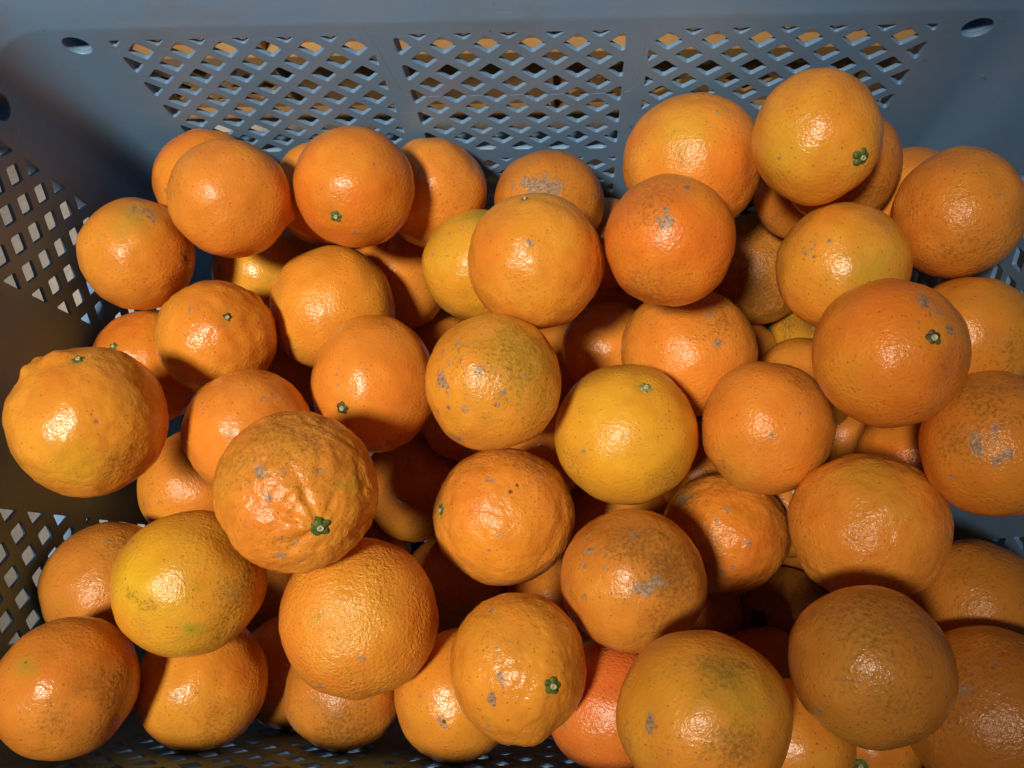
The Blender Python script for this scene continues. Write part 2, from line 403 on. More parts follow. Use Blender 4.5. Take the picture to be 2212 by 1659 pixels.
# fine parting line left by the mould insert on the back wall
def parting_line():
    pts = [(-.0690,.2640),(-.0660,.250),(-.0632,.225),(-.0610,.2125),(-.0590,.2075),(-.0550,.2062)]
    pts += [(x*.001,.2062+.0004*math.sin(x*.3)) for x in range(-54, 55, 2)]
    pts += [(.0560,.2064),(.0605,.2085),(.0632,.2130),(.0645,.225),(.0660,.250),(.0668,.2640)]
    holes = diamond_panel(-2.56*PITCH, 2.56*PITCH, .1485, ZK0+.0088, ZK0, 0, 0)
    def inside(p):
        for h in holes:
            if min(q[0] for q in h)-.001 < p[0] < max(q[0] for q in h)+.001 and min(q[1] for q in h)-.001 < p[1] < max(q[1] for q in h)+.001:
                c = (sum(q[0] for q in h)/len(h), sum(q[1] for q in h)/len(h))
                if abs(p[0]-c[0])/.0075 + abs(p[1]-c[1])/.0075 < 1: return True
        return False
    verts, faces = [], []
    dense = []
    for a, b in zip(pts, pts[1:]):
        for k in range(4): t = k/4; dense.append((a[0]+t*(b[0]-a[0]), a[1]+t*(b[1]-a[1])))
    for a, b in zip(dense, dense[1:]):
        if inside(a) or inside(b): continue
        d = Vector((b[0]-a[0], b[1]-a[1])); 
        if d.length < 1e-6: continue
        nrm = Vector((-d.y, d.x)).normalized()*.00015; s = len(verts)
        for p in (a, b):
            verts.append(backf(p[0]-nrm.x, p[1]-nrm.y, .00005)); verts.append(backf(p[0], p[1], -.00014)); verts.append(backf(p[0]+nrm.x, p[1]+nrm.y, .00005))
        faces += [(s,s+1,s+4,s+3),(s+1,s+2,s+5,s+4)]
    return mesh('parting_line', verts, faces)
link('parting_line', parting_line(), BLUE, bw)

# second crate behind, seen through the lattice
yc = tag(link('yellow_crate', None), 'mustard yellow plastic crate behind, glimpsed through the back lattice', 'crate')
yc.location = (-.03, .2715+.19, 0)
build_crate(yc, YELLOW, .30, -.19, .19, .02, (.083, .098), [(-.12,.12,0)], [(-.255,-.045,0),(.16,.255,0)], .25, corner_holes=False, band_depth=.0125)

# ------------------------------------------------------------------ oranges
rng = np.random.default_rng(7)
PERM = rng.permutation(256); PERM = np.concatenate([PERM, PERM, PERM])
VALS = rng.uniform(-1, 1, 256)
def vnoise(P):
    """smooth value noise, vectorised"""
    i = np.floor(P).astype(int); f = P - i; f = f*f*f*(f*(f*6-15)+10); i &= 255
    def h(a, b, c): return VALS[PERM[PERM[PERM[(i[:,0]+a) & 255] + ((i[:,1]+b) & 255)] + ((i[:,2]+c) & 255)]]
    x0 = h(0,0,0)*(1-f[:,0])+h(1,0,0)*f[:,0]; x1 = h(0,1,0)*(1-f[:,0])+h(1,1,0)*f[:,0]
    x2 = h(0,0,1)*(1-f[:,0])+h(1,0,1)*f[:,0]; x3 = h(0,1,1)*(1-f[:,0])+h(1,1,1)*f[:,0]
    return (x0*(1-f[:,1])+x1*f[:,1])*(1-f[:,2]) + (x2*(1-f[:,1])+x3*f[:,1])*f[:,2]
_bm = bmesh.new(); bmesh.ops.create_icosphere(_bm, subdivisions=6, radius=1.0)
_bm.verts.ensure_lookup_table()
ICO6_V = np.array([v.co[:] for v in _bm.verts]); ICO6_F = np.array([[v.index for v in f.verts] for f in _bm.faces]); _bm.free()
_bm = bmesh.new(); bmesh.ops.create_icosphere(_bm, subdivisions=5, radius=1.0)
ICO5_V = np.array([v.co[:] for v in _bm.verts]); ICO5_F = np.array([[v.index for v in f.verts] for f in _bm.faces]); _bm.free()
ICO5_V /= np.linalg.norm(ICO5_V, axis=1, keepdims=True); ICO6_V /= np.linalg.norm(ICO6_V, axis=1, keepdims=True)

TONES = {'o': ((.77,.262,.034), (.79,.312,.040)), 'y': ((.76,.36,.032), (.73,.395,.036)), 'm': ((.77,.296,.034), (.77,.345,.038)),
         'r': ((.74,.205,.024), (.76,.275,.030)), 'b': ((.57,.205,.030), (.65,.26,.034)), 'p': ((.80,.185,.040), (.80,.25,.040))}

def calyx_mesh(seed, size):
    r = random.Random(seed); n = 40; verts = [(0,0,.45)]; faces = []
    rings = (.34,.62,.86,1.0)
    ph = [r.uniform(.35,1.2) for _ in range(5)]
    for q, t in enumerate(rings):
        for i in range(n):
            a = 2*math.pi*i/n; s = (a*5/(2*math.pi)); lobe = abs(math.cos(math.pi*s)); L = ph[int(round(s)) % 5]
            rad = t*(1.0 if q == 0 else (.80+.24*L*lobe**1.2)); z = (.36,.34,.20,-.16)[q] + (.0 if q == 0 else .12*lobe*L) - (.10 if q == 1 else 0) + r.uniform(-.03,.03)
            verts.append((rad*math.cos(a), rad*math.sin(a), z))
    for i in range(n): faces.append((0, 1+i, 1+(i+1) % n))
    for q in range(3):
        for i in range(n): faces.append((1+q*n+i, 1+(q+1)*n+i, 1+(q+1)*n+(i+1) % n, 1+q*n+(i+1) % n))
    me = mesh('calyx', [(x*size, y*size, z*size) for x, y, z in verts], faces, 50); return me
def stem_mesh():
    n = 14; verts = []; faces = []
    for rad, z in ((.42,.28),(.38,.44),(.32,.52),(.14,.47)):
        for i in range(n): a = 2*math.pi*i/n; verts.append((rad*math.cos(a), rad*math.sin(a), z))
    verts.append((0,0,.43))
    for q in range(3):
        for i in range(n): faces.append((q*n+i, q*n+(i+1) % n, (q+1)*n+(i+1) % n, (q+1)*n+i))
    for i in range(n): faces.append((3*n+i, 3*n+(i+1) % n, 4*n))
    s = .0036; return mesh('stem_end', [(x*s*.8, y*s*.8, z*s) for x, y, z in verts], faces, 40)
CALYX_ME = [calyx_mesh(i, (.0036,.0033,.0038,.0034)[i]) for i in range(4)]; STEM_ME = stem_mesh()
for i, me in enumerate(CALYX_ME): me.materials.append((CALYX, CALYX_OLIVE, CALYX, CALYX_DRY)[i])
STEM_ME.materials.append(STEM)

def unit(v): return v/np.linalg.norm(v)
def make_orange(k, cen, r, tone, lump, pebble, aniso, axis, feats, label, hi):
    """rind as one mesh, local origin at the fruit's centre; feats hold directions from the centre"""
    V, Fc = (ICO6_V, ICO6_F) if hi else (ICO5_V, ICO5_F)
    rg = np.random.default_rng(1000+k); off = rg.uniform(0, 200, 3)
    D = V; ax = unit(np.array(axis)); ca = D@ax; ang = np.arccos(np.clip(ca, -1, 1))
    e1 = unit(np.cross(ax, [.3,.5,.81])); e2 = np.cross(ax, e1); phi = np.arctan2(D@e2, D@e1)
    h = np.zeros(len(D))
    h += .027*vnoise(D*1.6+off) + .014*vnoise(D*3.4+off+31)                      # the whole fruit is never round
    h += lump*(.0075*vnoise(D*6.5+off+7) + .0065*vnoise(D*12+off+13) + .0045*vnoise(D*21+off+3))
    h += .0024*vnoise(D*8+off+70) + .0021*vnoise(D*15+off+50) + .0010*vnoise(D*27+off+51)
    h += -.022*np.exp(-((np.pi-ang)/.42)**2)                                      # flattened blossom end
    g = sum(np.exp(-((np.angle(np.exp(1j*(phi-p))))/w)**2)*a for p, w, a in [(rg.uniform(-3.1,3.1), rg.uniform(.10,.2), rg.uniform(.4,1)) for _ in range(7)])
    fold = max([f[3] for f in feats if f[0] == 'fold'] + [1.0])
    fade = np.exp(-((ang-.22)/(.30 if fold <= 1 else .37))**2)
    h += (.004+.012*lump)*np.exp(-(ang/.42)**2) - (.0035+.0095*lump)*fold*g*fade       # shoulder and creases round the stem
    h += -.030*np.exp(-(ang/.11)**2)
    feat = np.zeros((len(D), 4)); 
    base = np.array(TONES[tone][0]); alt = np.array(TONES[tone][1])
    mixf = np.clip(.5+.75*vnoise(D*1.3+off+90)+.3*vnoise(D*3.1+off+17), 0, 1)[:,None]
    tint = base*(1-mixf)+alt*mixf
    tint *= (1+.05*vnoise(D*2.3+off+60))[:,None]
    nz = .5+.5*vnoise(D*9+off+200)+.25*vnoise(D*19+off+240)
    cal = []
    for ft in feats:
        if ft[0] == 'fold': continue
        t, d, s, a = ft[0], unit(np.array(ft[1])), ft[2], ft[3]
        dist = np.arccos(np.clip(D@d, -1, 1)); wob = dist*(1+.45*vnoise(D*7+off+300)); fall = np.exp(-(wob/s)**2)
        if t == 'scar': feat[:,0] = np.maximum(feat[:,0], a*fall*(.55+.6*nz))
        elif t == 'green': feat[:,1] = np.maximum(feat[:,1], a*fall)
        elif t == 'dark': feat[:,2] = np.maximum(feat[:,2], a*np.exp(-(dist/s)**2)*(.75+.3*nz)); h -= .006*np.exp(-(dist/s)**2)
        elif t == 'dirt': feat[:,3] = np.maximum(feat[:,3], a*fall)
        elif t == 'bump': h += a*np.exp(-(dist/s)**2)
        elif t == 'tone':
            tc = np.array(ft[4]); tint = tint*(1-(a*fall)[:,None]) + tc*(a*fall)[:,None]
        elif t == 'pit':
            feat[:,2] = np.maximum(feat[:,2], a*np.exp(-(dist/(s*.8))**4)); feat[:,0] = np.maximum(feat[:,0], .9*np.exp(-((dist-s*1.35)/(s*.4))**2)); h -= .02*np.exp(-(dist/s)**2)
        elif t in ('calyx', 'calyx_pale'): cal.append((t, d, a)); feat[:,1] = np.maximum(feat[:,1], .35*np.exp(-(dist/.17)**2))
    feat[:,3] = np.maximum(feat[:,3], np.clip(.04+.34*vnoise(D*1.9+off+400), 0, .34))
    # corky flecks, pin pits and short scratches scattered over every fruit
    for _ in range(9):
        d = unit(rg.normal(size=3)); dist = np.arccos(np.clip(D@d, -1, 1)); s = rg.uniform(.018,.05)
        feat[:,0] = np.maximum(feat[:,0], rg.uniform(.4,.85)*np.exp(-(dist/s)**2))
    for _ in range(5):
        d = unit(rg.normal(size=3)); dist = np.arccos(np.clip(D@d, -1, 1)); s = rg.uniform(.014,.026)
        feat[:,2] = np.maximum(feat[:,2], rg.uniform(.35,.7)*np.exp(-(dist/s)**2)); h -= .004*np.exp(-(dist/s)**2)
    for _ in range(4):
        d = unit(rg.normal(size=3)); e = unit(np.cross(d, rg.normal(size=3))); f3 = np.cross(d, e)
        u = D@e; v = D@f3 + .5*u*u*rg.uniform(-1,1); L = rg.uniform(.10,.28)
        line = np.exp(-(v/.032)**2)*np.exp(-(u/L)**4)*(D@d > 0)
        feat[:,0] = np.maximum(feat[:,0], rg.uniform(.25,.5)*line)
    P = D*(1+h)[:,None]
    for dv, fct in aniso:
        dv = unit(np.array(dv)); P = P + (fct-1)*(P@dv)[:,None]*dv
    P = P*r
    me = bpy.data.meshes.new('orange')
    me.vertices.add(len(P)); me.vertices.foreach_set('co', P.astype(np.float32).ravel())
    nf = len(Fc); me.loops.add(nf*3); me.loops.foreach_set('vertex_index', Fc.astype(np.int32).ravel())
    me.polygons.add(nf); me.polygons.foreach_set('loop_start', np.arange(0, nf*3, 3, dtype=np.int32))
    me.update(calc_edges=True); me.shade_smooth()
    for nm, arr in (('tint', np.c_[tint, np.ones(len(D))]), ('feat', np.clip(feat, 0, 1))):
        at = me.color_attributes.new(nm, 'FLOAT_COLOR', 'POINT'); at.data.foreach_set('color', arr.astype(np.float32).ravel())
    o = link('orange', me, PEEL); o.location = cen; o['pebble'] = float(pebble)*float(rg.uniform(.75,1.1)); o['fleck'] = float({58: .75, 42: .5, 15: .6, 6: .4, 27: .35, 50: .3, 40: .3, 62: .35, 37: .5}.get(k, rg.uniform(.06,.28))); o['dull'] = float({30: .06, 2: .08, 25: .04}.get(k, rg.uniform(0,.07)))
    tag(o, label, 'orange', 'oranges heaped in the blue-grey crate' if k < 900 else 'oranges at the bottom of the heap')
    for t, d, a in cal:
        i = int(np.argmax(D@d)); top = P[i]
        c = link('calyx', CALYX_ME[k % 4].copy() if t == 'calyx_pale' else CALYX_ME[k % 4], None, o)
        if t == 'calyx_pale': c.data.materials.clear(); c.data.materials.append(CALYX_PALE)
        c.location = Vector(top) - Vector(d)*.0005
        c.rotation_euler = (Vector(d).to_track_quat('Z', 'Y') @ Matrix.Rotation(rg.uniform(0, 6.28), 3, 'Z').to_quaternion()).to_euler()
        sc = a*rg.uniform(.92, 1.12); c.scale = (sc, sc*rg.uniform(.85,1), sc)
        link('stem_end', STEM_ME, None, c)
    return o

# number, centre, radius, colour family, lumpiness, pebbling, stretch, stem direction, marks, label, fine mesh
ORANGES = [
(1,(-0.1838,0.1323,0.1678),0.0309,"r",0.50,0.50,[],(-0.076,-0.039,-0.996),[("dark",(0.045,0.324,0.945),0.05,0.5)],"reddish orange at the far left back, mostly hidden behind a smooth one with a nipple",False),
(2,(-0.1493,0.1021,0.2115),0.0337,"o",0.25,0.38,[((0.926,0.152,-0.346),0.933),((0.065,0.918,0.390),0.931)],(-0.620,0.044,-0.783),[("bump",(0.915,-0.124,-0.384),0.13,0.1),("scar",(0.892,-0.197,-0.408),0.06,0.5),("dirt",(0.546,-0.465,0.697),0.2,0.2),("dark",(-0.132,0.393,0.910),0.03,0.3)],"smooth orange with a pointed nipple on its right side, in the back left corner",False),
(3,(-0.1169,0.1315,0.1548),0.0312,"o",0.40,0.50,[],(-0.568,0.250,-0.784),[],"shaded orange wedged behind the one with a green button at the back left",False),
(4,(-0.0848,0.1111,0.2051),0.0330,"r",0.30,0.45,[((0.967,0.102,-0.231),0.962),((0.045,0.909,0.415),0.953)],(-0.108,-0.788,0.606),[("calyx",(-0.108,-0.788,0.606),0,1),("scar",(0.203,-0.937,0.285),0.13,0.75),("dirt",(0.643,0.729,0.236),0.4,0.35)],"deep orange fruit, green button low on its front, leaning on the nippled one at back",False),
(5,(-0.0514,0.1312,0.1542),0.0317,"o",0.60,0.40,[],(0.338,0.403,-0.850),[("bump",(0.841,0.519,0.154),0.22,0.03),("bump",(-0.308,0.808,0.502),0.2,0.03),("scar",(0.313,-0.340,0.887),0.07,0.7),("scar",(0.798,0.572,0.189),0.08,0.6)],"half-shadowed orange by the back wall, right of the deep orange one with green button",False),
(6,(0.0173,0.1254,0.1543),0.0319,"b",0.40,0.55,[((-0.004,0.912,0.411),0.929)],(-0.115,0.090,-0.989),[("scar",(-0.266,-0.121,0.957),0.36,1),("scar",(0.056,-0.178,0.982),0.3,0.95),("scar",(-0.238,0.335,0.911),0.12,0.85),("dirt",(0.041,-0.294,0.955),0.9,0.5)],"dull orange with a broad tan scar, alone against the middle of the back wall",False),
(7,(0.0532,0.1172,0.1072),0.0293,"b",0.90,0.50,[],(-0.211,0.549,-0.809),[("dirt",(-0.172,0.223,0.959),0.5,0.6)],"dark wrinkled orange squeezed between two big ones near the back wall centre",False),
(79,(0.0916,0.1349,0.0740),0.0258,"b",0.40,0.50,[],(0.554,0.228,-0.800),[("dirt",(-0.768,0.593,0.240),0.6,0.4)],"sliver of shaded orange right beside the broad-scarred one, below the back lattice",False),
(8,(0.0946,0.1270,0.1996),0.0367,"o",0.90,0.45,[((-0.042,0.895,0.444),0.963)],(0.451,0.454,-0.768),[("bump",(-0.875,0.127,0.467),0.05,0.012),("bump",(0.218,-0.271,0.938),0.04,0.012),("bump",(-0.353,-0.125,0.927),0.05,0.01),("tone",(-0.235,-0.016,0.972),0.5,0.5,(0.6, 0.45, 0.03)),("tone",(0.464,-0.551,0.693),0.5,0.6,(0.74, 0.2, 0.022)),("scar",(0.237,-0.281,0.930),0.03,0.7)],"glossy pimpled orange high against the back wall, left of the topmost fruit",False),
(9,(0.0781,0.0700,0.2324),0.0324,"r",0.30,0.55,[((0.995,-0.038,0.090),0.958),((-0.028,0.929,0.368),0.960)],(0.073,0.791,-0.608),[("scar",(-0.173,0.122,0.977),0.11,0.95),("scar",(-0.114,-0.112,0.987),0.14,0.95),("scar",(-0.261,-0.048,0.964),0.08,0.9),("scar",(0.175,0.513,0.840),0.09,0.9),("scar",(-0.137,0.042,0.990),0.08,0.9),("dirt",(-0.376,0.341,0.862),0.6,0.55),("dirt",(-0.393,-0.907,0.148),0.6,0.65),("green",(-0.816,-0.413,0.405),0.05,0.8),("scar",(-0.715,-0.316,0.623),0.04,0.7),("tone",(0.312,-0.465,0.828),0.5,0.7,(0.74, 0.2, 0.022))],"red-orange fruit with grey scar streaks on top, just below the pimpled glossy one",False),
(10,(0.1420,0.1107,0.2556),0.0315,"m",0.15,0.50,[((0.970,-0.125,0.210),0.880),((-0.078,0.888,0.453),0.944)],(0.461,-0.657,0.596),[("calyx",(0.461,-0.657,0.596),0,1.15),("bump",(0.630,-0.500,0.594),0.5,0.06),("tone",(-0.620,-0.533,0.576),0.6,0.5,(0.6, 0.45, 0.03)),("scar",(-0.502,-0.780,0.374),0.03,0.7)],"topmost smooth yellow-orange fruit at back right, green button on its right edge",False),
(11,(0.1697,0.1239,0.2008),0.0298,"b",0.50,0.40,[],(0.275,0.634,-0.723),[("dirt",(0.501,-0.645,0.577),0.5,0.5)],"brownish orange tucked behind the right side of the topmost fruit",False),
(12,(0.2181,0.1182,0.1624),0.0316,"o",0.30,0.40,[],(-0.077,0.468,-0.880),[],"small bit of orange peeking between topmost fruit and the right corner fruit",False),
(13,(0.2174,0.0886,0.2193),0.0337,"o",0.35,0.60,[((0.926,-0.154,0.346),0.880),((-0.078,0.927,0.366),0.930)],(0.771,0.444,-0.457),[("bump",(-0.976,0.190,0.111),0.16,0.04),("dirt",(-0.227,-0.773,0.592),0.7,0.5),("dirt",(-0.868,0.014,0.496),0.3,0.4),("scar",(0.461,-0.395,0.795),0.1,0.5)],"big speckled orange touching the plain right corner of the crate",False),
(14,(0.1600,0.0595,0.2248),0.0322,"m",0.40,0.50,[((0.961,-0.095,0.261),0.938),((-0.047,0.943,0.330),0.954)],(-0.179,0.422,-0.889),[("scar",(-0.690,-0.016,0.724),0.12,0.85),("scar",(-0.645,-0.104,0.757),0.06,0.8),("green",(-0.278,0.347,0.896),0.035,0.9),("dirt",(-0.846,0.446,0.292),0.5,0.5),("dirt",(0.409,0.354,0.841),0.4,0.4),("tone",(0.164,-0.469,0.868),0.5,0.7,(0.46, 0.33, 0.03))],"dull yellow-orange fruit with a small grey scar, directly under the topmost one",False),
(15,(0.1500,0.1129,0.0745),0.0363,"b",0.50,0.60,[],(-0.353,0.474,-0.807),[("dirt",(0.098,0.569,0.816),0.6,1),("dirt",(-0.074,-0.735,0.674),0.7,1),("scar",(0.079,0.453,0.888),0.2,0.6),("dark",(0.029,0.629,0.777),0.05,0.4),("dark",(-0.148,-0.397,0.906),0.02,0.6)],"sooty brown-speckled orange in the gap right of the red-orange one",False),
(16,(0.1648,0.1347,0.1455),0.0280,"o",0.40,0.40,[],(0.029,-0.115,-0.993),[("dirt",(-0.693,-0.674,0.256),0.3,0.5)],"shaded orange under the topmost fruit, left of the dull yellow-orange one",False),
(18,(-0.0213,0.0800,0.1701),0.0310,"y",0.50,0.40,[],(-0.127,0.769,-0.627),[("scar",(0.188,0.907,0.378),0.15,0.9),("green",(0.106,0.730,0.675),0.3,0.8),("dark",(-0.432,0.349,0.832),0.035,0.45),("dark",(-0.477,0.185,0.859),0.025,0.4),("bump",(-0.888,-0.066,0.454),0.05,0.02),("scar",(-0.710,-0.007,0.704),0.06,0.8),("scar",(-0.650,-0.656,0.384),0.05,0.7),("bump",(-0.650,-0.656,0.384),0.06,0.015)],"yellow fruit with a greenish grey top, half hidden left of the lumpy scabbed one",False),
(19,(0.0136,0.0637,0.2207),0.0338,"m",1.20,0.40,[((-0.004,0.937,0.349),0.986)],(-0.126,0.670,0.731),[("calyx",(-0.126,0.670,0.731),0,0.9),("bump",(0.180,0.498,0.848),0.35,0.03),("bump",(0.502,0.269,0.822),0.2,0.02),("dark",(0.028,-0.116,0.993),0.045,0.55),("scar",(-0.022,-0.103,0.994),0.08,0.8),("scar",(0.193,0.090,0.977),0.06,0.75),("scar",(-0.745,-0.429,0.511),0.05,0.7),("tone",(-0.579,0.002,0.816),0.4,0.5,(0.74, 0.2, 0.022)),("tone",(0.767,-0.418,0.487),0.5,0.5,(0.74, 0.2, 0.022))],"large shiny orange with one dark scab, near the centre below the back wall",False),
(20,(-0.0838,0.1016,0.0932),0.0366,"o",0.40,0.40,[],(-0.086,0.642,-0.762),[],"orange in deep shade behind the pale-spotted pair left of the back centre",False),
(21,(-0.1095,0.0615,0.1471),0.0365,"m",0.30,0.60,[],(-0.629,0.495,-0.600),[("green",(-0.338,-0.302,0.891),0.04,0.8),("dark",(-0.338,-0.302,0.891),0.015,0.4),("scar",(-0.281,-0.288,0.916),0.05,0.5),("scar",(-0.641,-0.528,0.558),0.1,0.5)],"pebbly yellow-orange fruit left of centre, below the green-buttoned deep orange one",False),
(22,(-0.1644,0.0960,0.1129),0.0339,"y",0.30,0.40,[],(-0.539,-0.216,-0.814),[("scar",(-0.580,-0.153,0.800),0.15,0.7)],"bright yellow-orange fruit half hidden beneath the nippled one",False),
(23,(-0.1614,0.0330,0.1844),0.0338,"m",1.60,0.40,[((0.918,0.112,-0.381),0.937),((0.008,0.966,0.259),0.922)],(0.505,0.133,0.853),[("calyx",(0.505,0.133,0.853),0,1.05),("scar",(0.481,-0.034,0.876),0.1,0.85),("bump",(0.603,-0.396,0.693),0.1,0.02),("dark",(0.387,-0.221,0.895),0.02,0.8),("dark",(0.177,0.271,0.946),0.018,0.7),("tone",(0.456,0.057,0.888),0.5,0.6,(0.74, 0.2, 0.022))],"lumpy orange with a green button on top, left of the pebbly yellow-orange one",False),
(24,(-0.2159,0.0251,0.1482),0.0334,"r",1.00,0.35,[],(-0.134,0.115,0.984),[("calyx",(-0.134,0.115,0.984),0,0.9)],"red-orange fruit with a side-on green button, behind the biggest fruit at left",False),
(25,(-0.1871,-0.0253,0.2514),0.0375,"m",0.60,0.45,[((0.861,0.100,-0.499),0.903),((-0.032,0.983,0.181),0.904)],(0.161,0.680,0.715),[("calyx",(0.161,0.680,0.715),0,1),("bump",(-0.529,0.546,0.650),0.12,0.085),("bump",(-0.494,0.703,0.512),0.1,0.08),("bump",(-0.233,0.736,0.636),0.14,0.07),("bump",(-0.011,0.724,0.690),0.1,0.05),("scar",(-0.444,0.563,0.697),0.05,0.6),("dirt",(0.723,-0.585,0.367),0.3,0.6),("scar",(0.638,-0.691,0.339),0.1,0.5),("tone",(0.358,-0.631,0.688),0.4,0.5,(0.6, 0.45, 0.03)),("tone",(0.205,0.446,0.871),0.6,0.4,(0.74, 0.2, 0.022))],"biggest fruit at the left wall, knobbly shoulder and pale green button on top",True),
(26,(-0.2088,0.0788,0.1907),0.0337,"o",0.25,0.45,[((0.885,0.166,-0.436),0.884),((0.052,0.943,0.330),0.908)],(-0.755,0.351,-0.554),[("scar",(0.368,0.501,0.783),0.26,0.72),("green",(0.340,0.402,0.850),0.4,0.6),("scar",(0.571,0.406,0.714),0.18,0.7),("tone",(0.407,0.583,0.703),0.1,0.8,(0.75, 0.34, 0.03)),("pit",(0.988,-0.105,0.115),0.085,1),("dirt",(0.103,-0.417,0.903),0.4,0.3)],"orange against the left lattice with a grey-green smudge on top",False),
(27,(-0.1294,-0.0211,0.2069),0.0342,"o",1.10,0.40,[((0.931,0.074,-0.358),0.917),((-0.031,0.985,0.167),0.916)],(-0.570,0.110,-0.814),[("scar",(0.543,0.478,0.690),0.06,0.75),("scar",(0.099,-0.198,0.975),0.06,0.7),("scar",(0.661,0.224,0.716),0.04,0.7),("scar",(0.041,0.486,0.873),0.04,0.7),("scar",(0.438,0.123,0.891),0.03,0.7)],"orange dotted with small grey scars, behind the wrinkled one with dark green button",False),
(28,(-0.1953,-0.0406,0.1124),0.0351,"o",0.50,0.45,[],(-0.193,-0.324,-0.926),[],"orange in the gap below the biggest left fruit, half in shadow",False),
(29,(-0.2176,-0.0562,0.0550),0.0296,"b",0.30,0.40,[],(-0.177,0.209,-0.962),[],"nearly black shaded fruit low between the yellow one and the left wall",False),
(30,(-0.0851,-0.0554,0.2583),0.0356,"o",1.60,0.50,[((0.949,0.049,-0.311),0.966),((-0.050,0.994,0.102),0.966)],(0.530,-0.453,0.717),[("fold",(0.530,-0.453,0.717),0,2.3),("dirt",(0.030,0.446,0.895),0.8,0.6),("calyx",(0.530,-0.453,0.717),0,1.2),("scar",(-0.133,0.130,0.983),0.1,0.85),("scar",(0.061,-0.122,0.991),0.16,0.72),("scar",(0.108,-0.599,0.793),0.08,0.8),("scar",(-0.553,-0.027,0.832),0.05,0.8),("scar",(-0.342,-0.271,0.900),0.05,0.6),("scar",(0.064,-0.798,0.599),0.08,0.7),("scar",(0.249,-0.878,0.409),0.06,0.7),("green",(-0.626,0.081,0.776),0.4,0.35),("green",(-0.004,0.561,0.828),0.5,0.2),("green",(0.852,0.043,0.522),0.12,0.6),("green",(0.740,0.042,0.671),0.06,0.6),("tone",(-0.102,-0.432,0.896),0.5,0.4,(0.74, 0.2, 0.022)),("bump",(0.433,-0.389,0.813),0.12,0.02)],"large deeply wrinkled fruit with a dark green star button, left of centre",True),
(31,(-0.1420,-0.0958,0.2279),0.0365,"y",0.25,0.45,[((0.912,0.023,-0.410),0.924),((-0.100,0.995,0.023),0.904)],(-0.485,0.127,-0.865),[("green",(0.395,-0.566,0.723),0.11,1),("dark",(0.383,-0.583,0.717),0.022,0.9),("dirt",(0.823,-0.138,0.551),0.45,0.75),("scar",(0.830,-0.095,0.550),0.07,0.6),("dirt",(-0.053,-0.258,0.965),0.14,0.7),("dirt",(-0.342,-0.138,0.929),0.1,0.6),("tone",(-0.245,0.049,0.968),0.5,0.8,(0.72, 0.47, 0.022)),("tone",(0.654,0.343,0.674),0.8,0.5,(0.58, 0.3, 0.03)),("dirt",(0.630,-0.571,0.526),0.3,0.5)],"yellowest fruit, with a bright green spot underneath, lower left",False),
(32,(-0.2156,-0.1001,0.1633),0.0340,"b",0.30,0.50,[],(-0.053,-0.408,-0.912),[("dirt",(0.442,0.466,0.766),0.6,0.4)],"brownish orange half in shadow against the left wall, behind the yellowest fruit",False),
(33,(-0.1946,-0.1434,0.2279),0.0347,"o",0.20,0.40,[((0.866,-0.028,-0.500),0.880),((-0.168,0.985,-0.042),0.883)],(-0.668,0.258,-0.698),[("tone",(0.504,0.121,0.855),2.5,0.4,(0.56, 0.205, 0.033)),("green",(-0.139,0.403,0.904),0.17,0.75),("dark",(-0.140,0.419,0.897),0.018,0.8),("dirt",(0.857,0.108,0.505),0.4,0.7),("dirt",(0.408,-0.345,0.846),0.4,0.6),("scar",(0.131,-0.320,0.938),0.05,0.6),("dark",(0.371,-0.400,0.838),0.04,0.35),("dark",(0.737,-0.092,0.669),0.06,0.2)],"orange in the bottom left corner of the photo, small green eye at its left",False),
(34,(-0.1531,-0.1461,0.1768),0.0322,"m",0.20,0.45,[],(-0.538,-0.582,-0.610),[("scar",(0.529,0.275,0.803),0.035,0.8),("dirt",(0.574,-0.459,0.678),0.5,0.5),("tone",(0.877,0.310,0.367),0.5,0.6,(0.74, 0.2, 0.022))],"speckled orange under the yellowest fruit, its left third in shadow",False),
(35,(-0.1690,-0.1109,0.0369),0.0359,"b",0.40,0.50,[],(-0.108,0.385,-0.917),[("dirt",(0.333,-0.444,0.832),0.5,0.9)],"dark speckled orange glimpsed between the yellowest fruit and the evenly pebbled one",False),
(36,(-0.0647,-0.1088,0.2154),0.0371,"o",0.50,0.95,[((0.970,0.020,-0.241),0.975),((-0.075,0.997,-0.035),0.984)],(-0.043,-0.264,-0.964),[("green",(-0.285,0.034,0.958),0.05,0.8),("dark",(-0.280,0.034,0.960),0.018,0.9),("tone",(0.150,0.054,0.987),0.6,0.35,(0.6, 0.45, 0.03))],"large evenly pebbled orange, directly below the deeply wrinkled one",False),
(37,(-0.0828,-0.1473,0.1643),0.0305,"b",0.50,0.50,[],(-0.569,0.327,0.755),[("calyx",(-0.569,0.327,0.755),0,0.9),("dirt",(0.224,-0.479,0.849),0.6,0.8),("scar",(0.169,-0.266,0.949),0.1,0.8),("scar",(0.401,-0.132,0.906),0.06,0.8),("scar",(0.627,-0.092,0.773),0.05,0.75),("dark",(0.162,-0.273,0.948),0.03,0.4)],"freckled orange with its button at upper left, under the evenly pebbled one",False),
(38,(-0.1253,-0.1455,0.1210),0.0314,"b",0.30,0.40,[],(-0.354,0.167,-0.920),[],"very dark orange in the shadow right of the speckled bottom one",False),
(39,(-0.0230,-0.1466,0.1776),0.0319,"m",0.20,0.45,[((0.991,0.020,-0.135),0.953),((-0.059,0.991,-0.124),0.987)],(-0.551,-0.353,-0.756),[("pit",(-0.061,-0.276,0.959),0.05,1),("scar",(-0.299,0.542,0.786),0.04,0.6),("dirt",(-0.515,0.462,0.722),0.3,0.3)],"smooth orange with a round dark hole, at the bottom edge beside the front lattice",False),
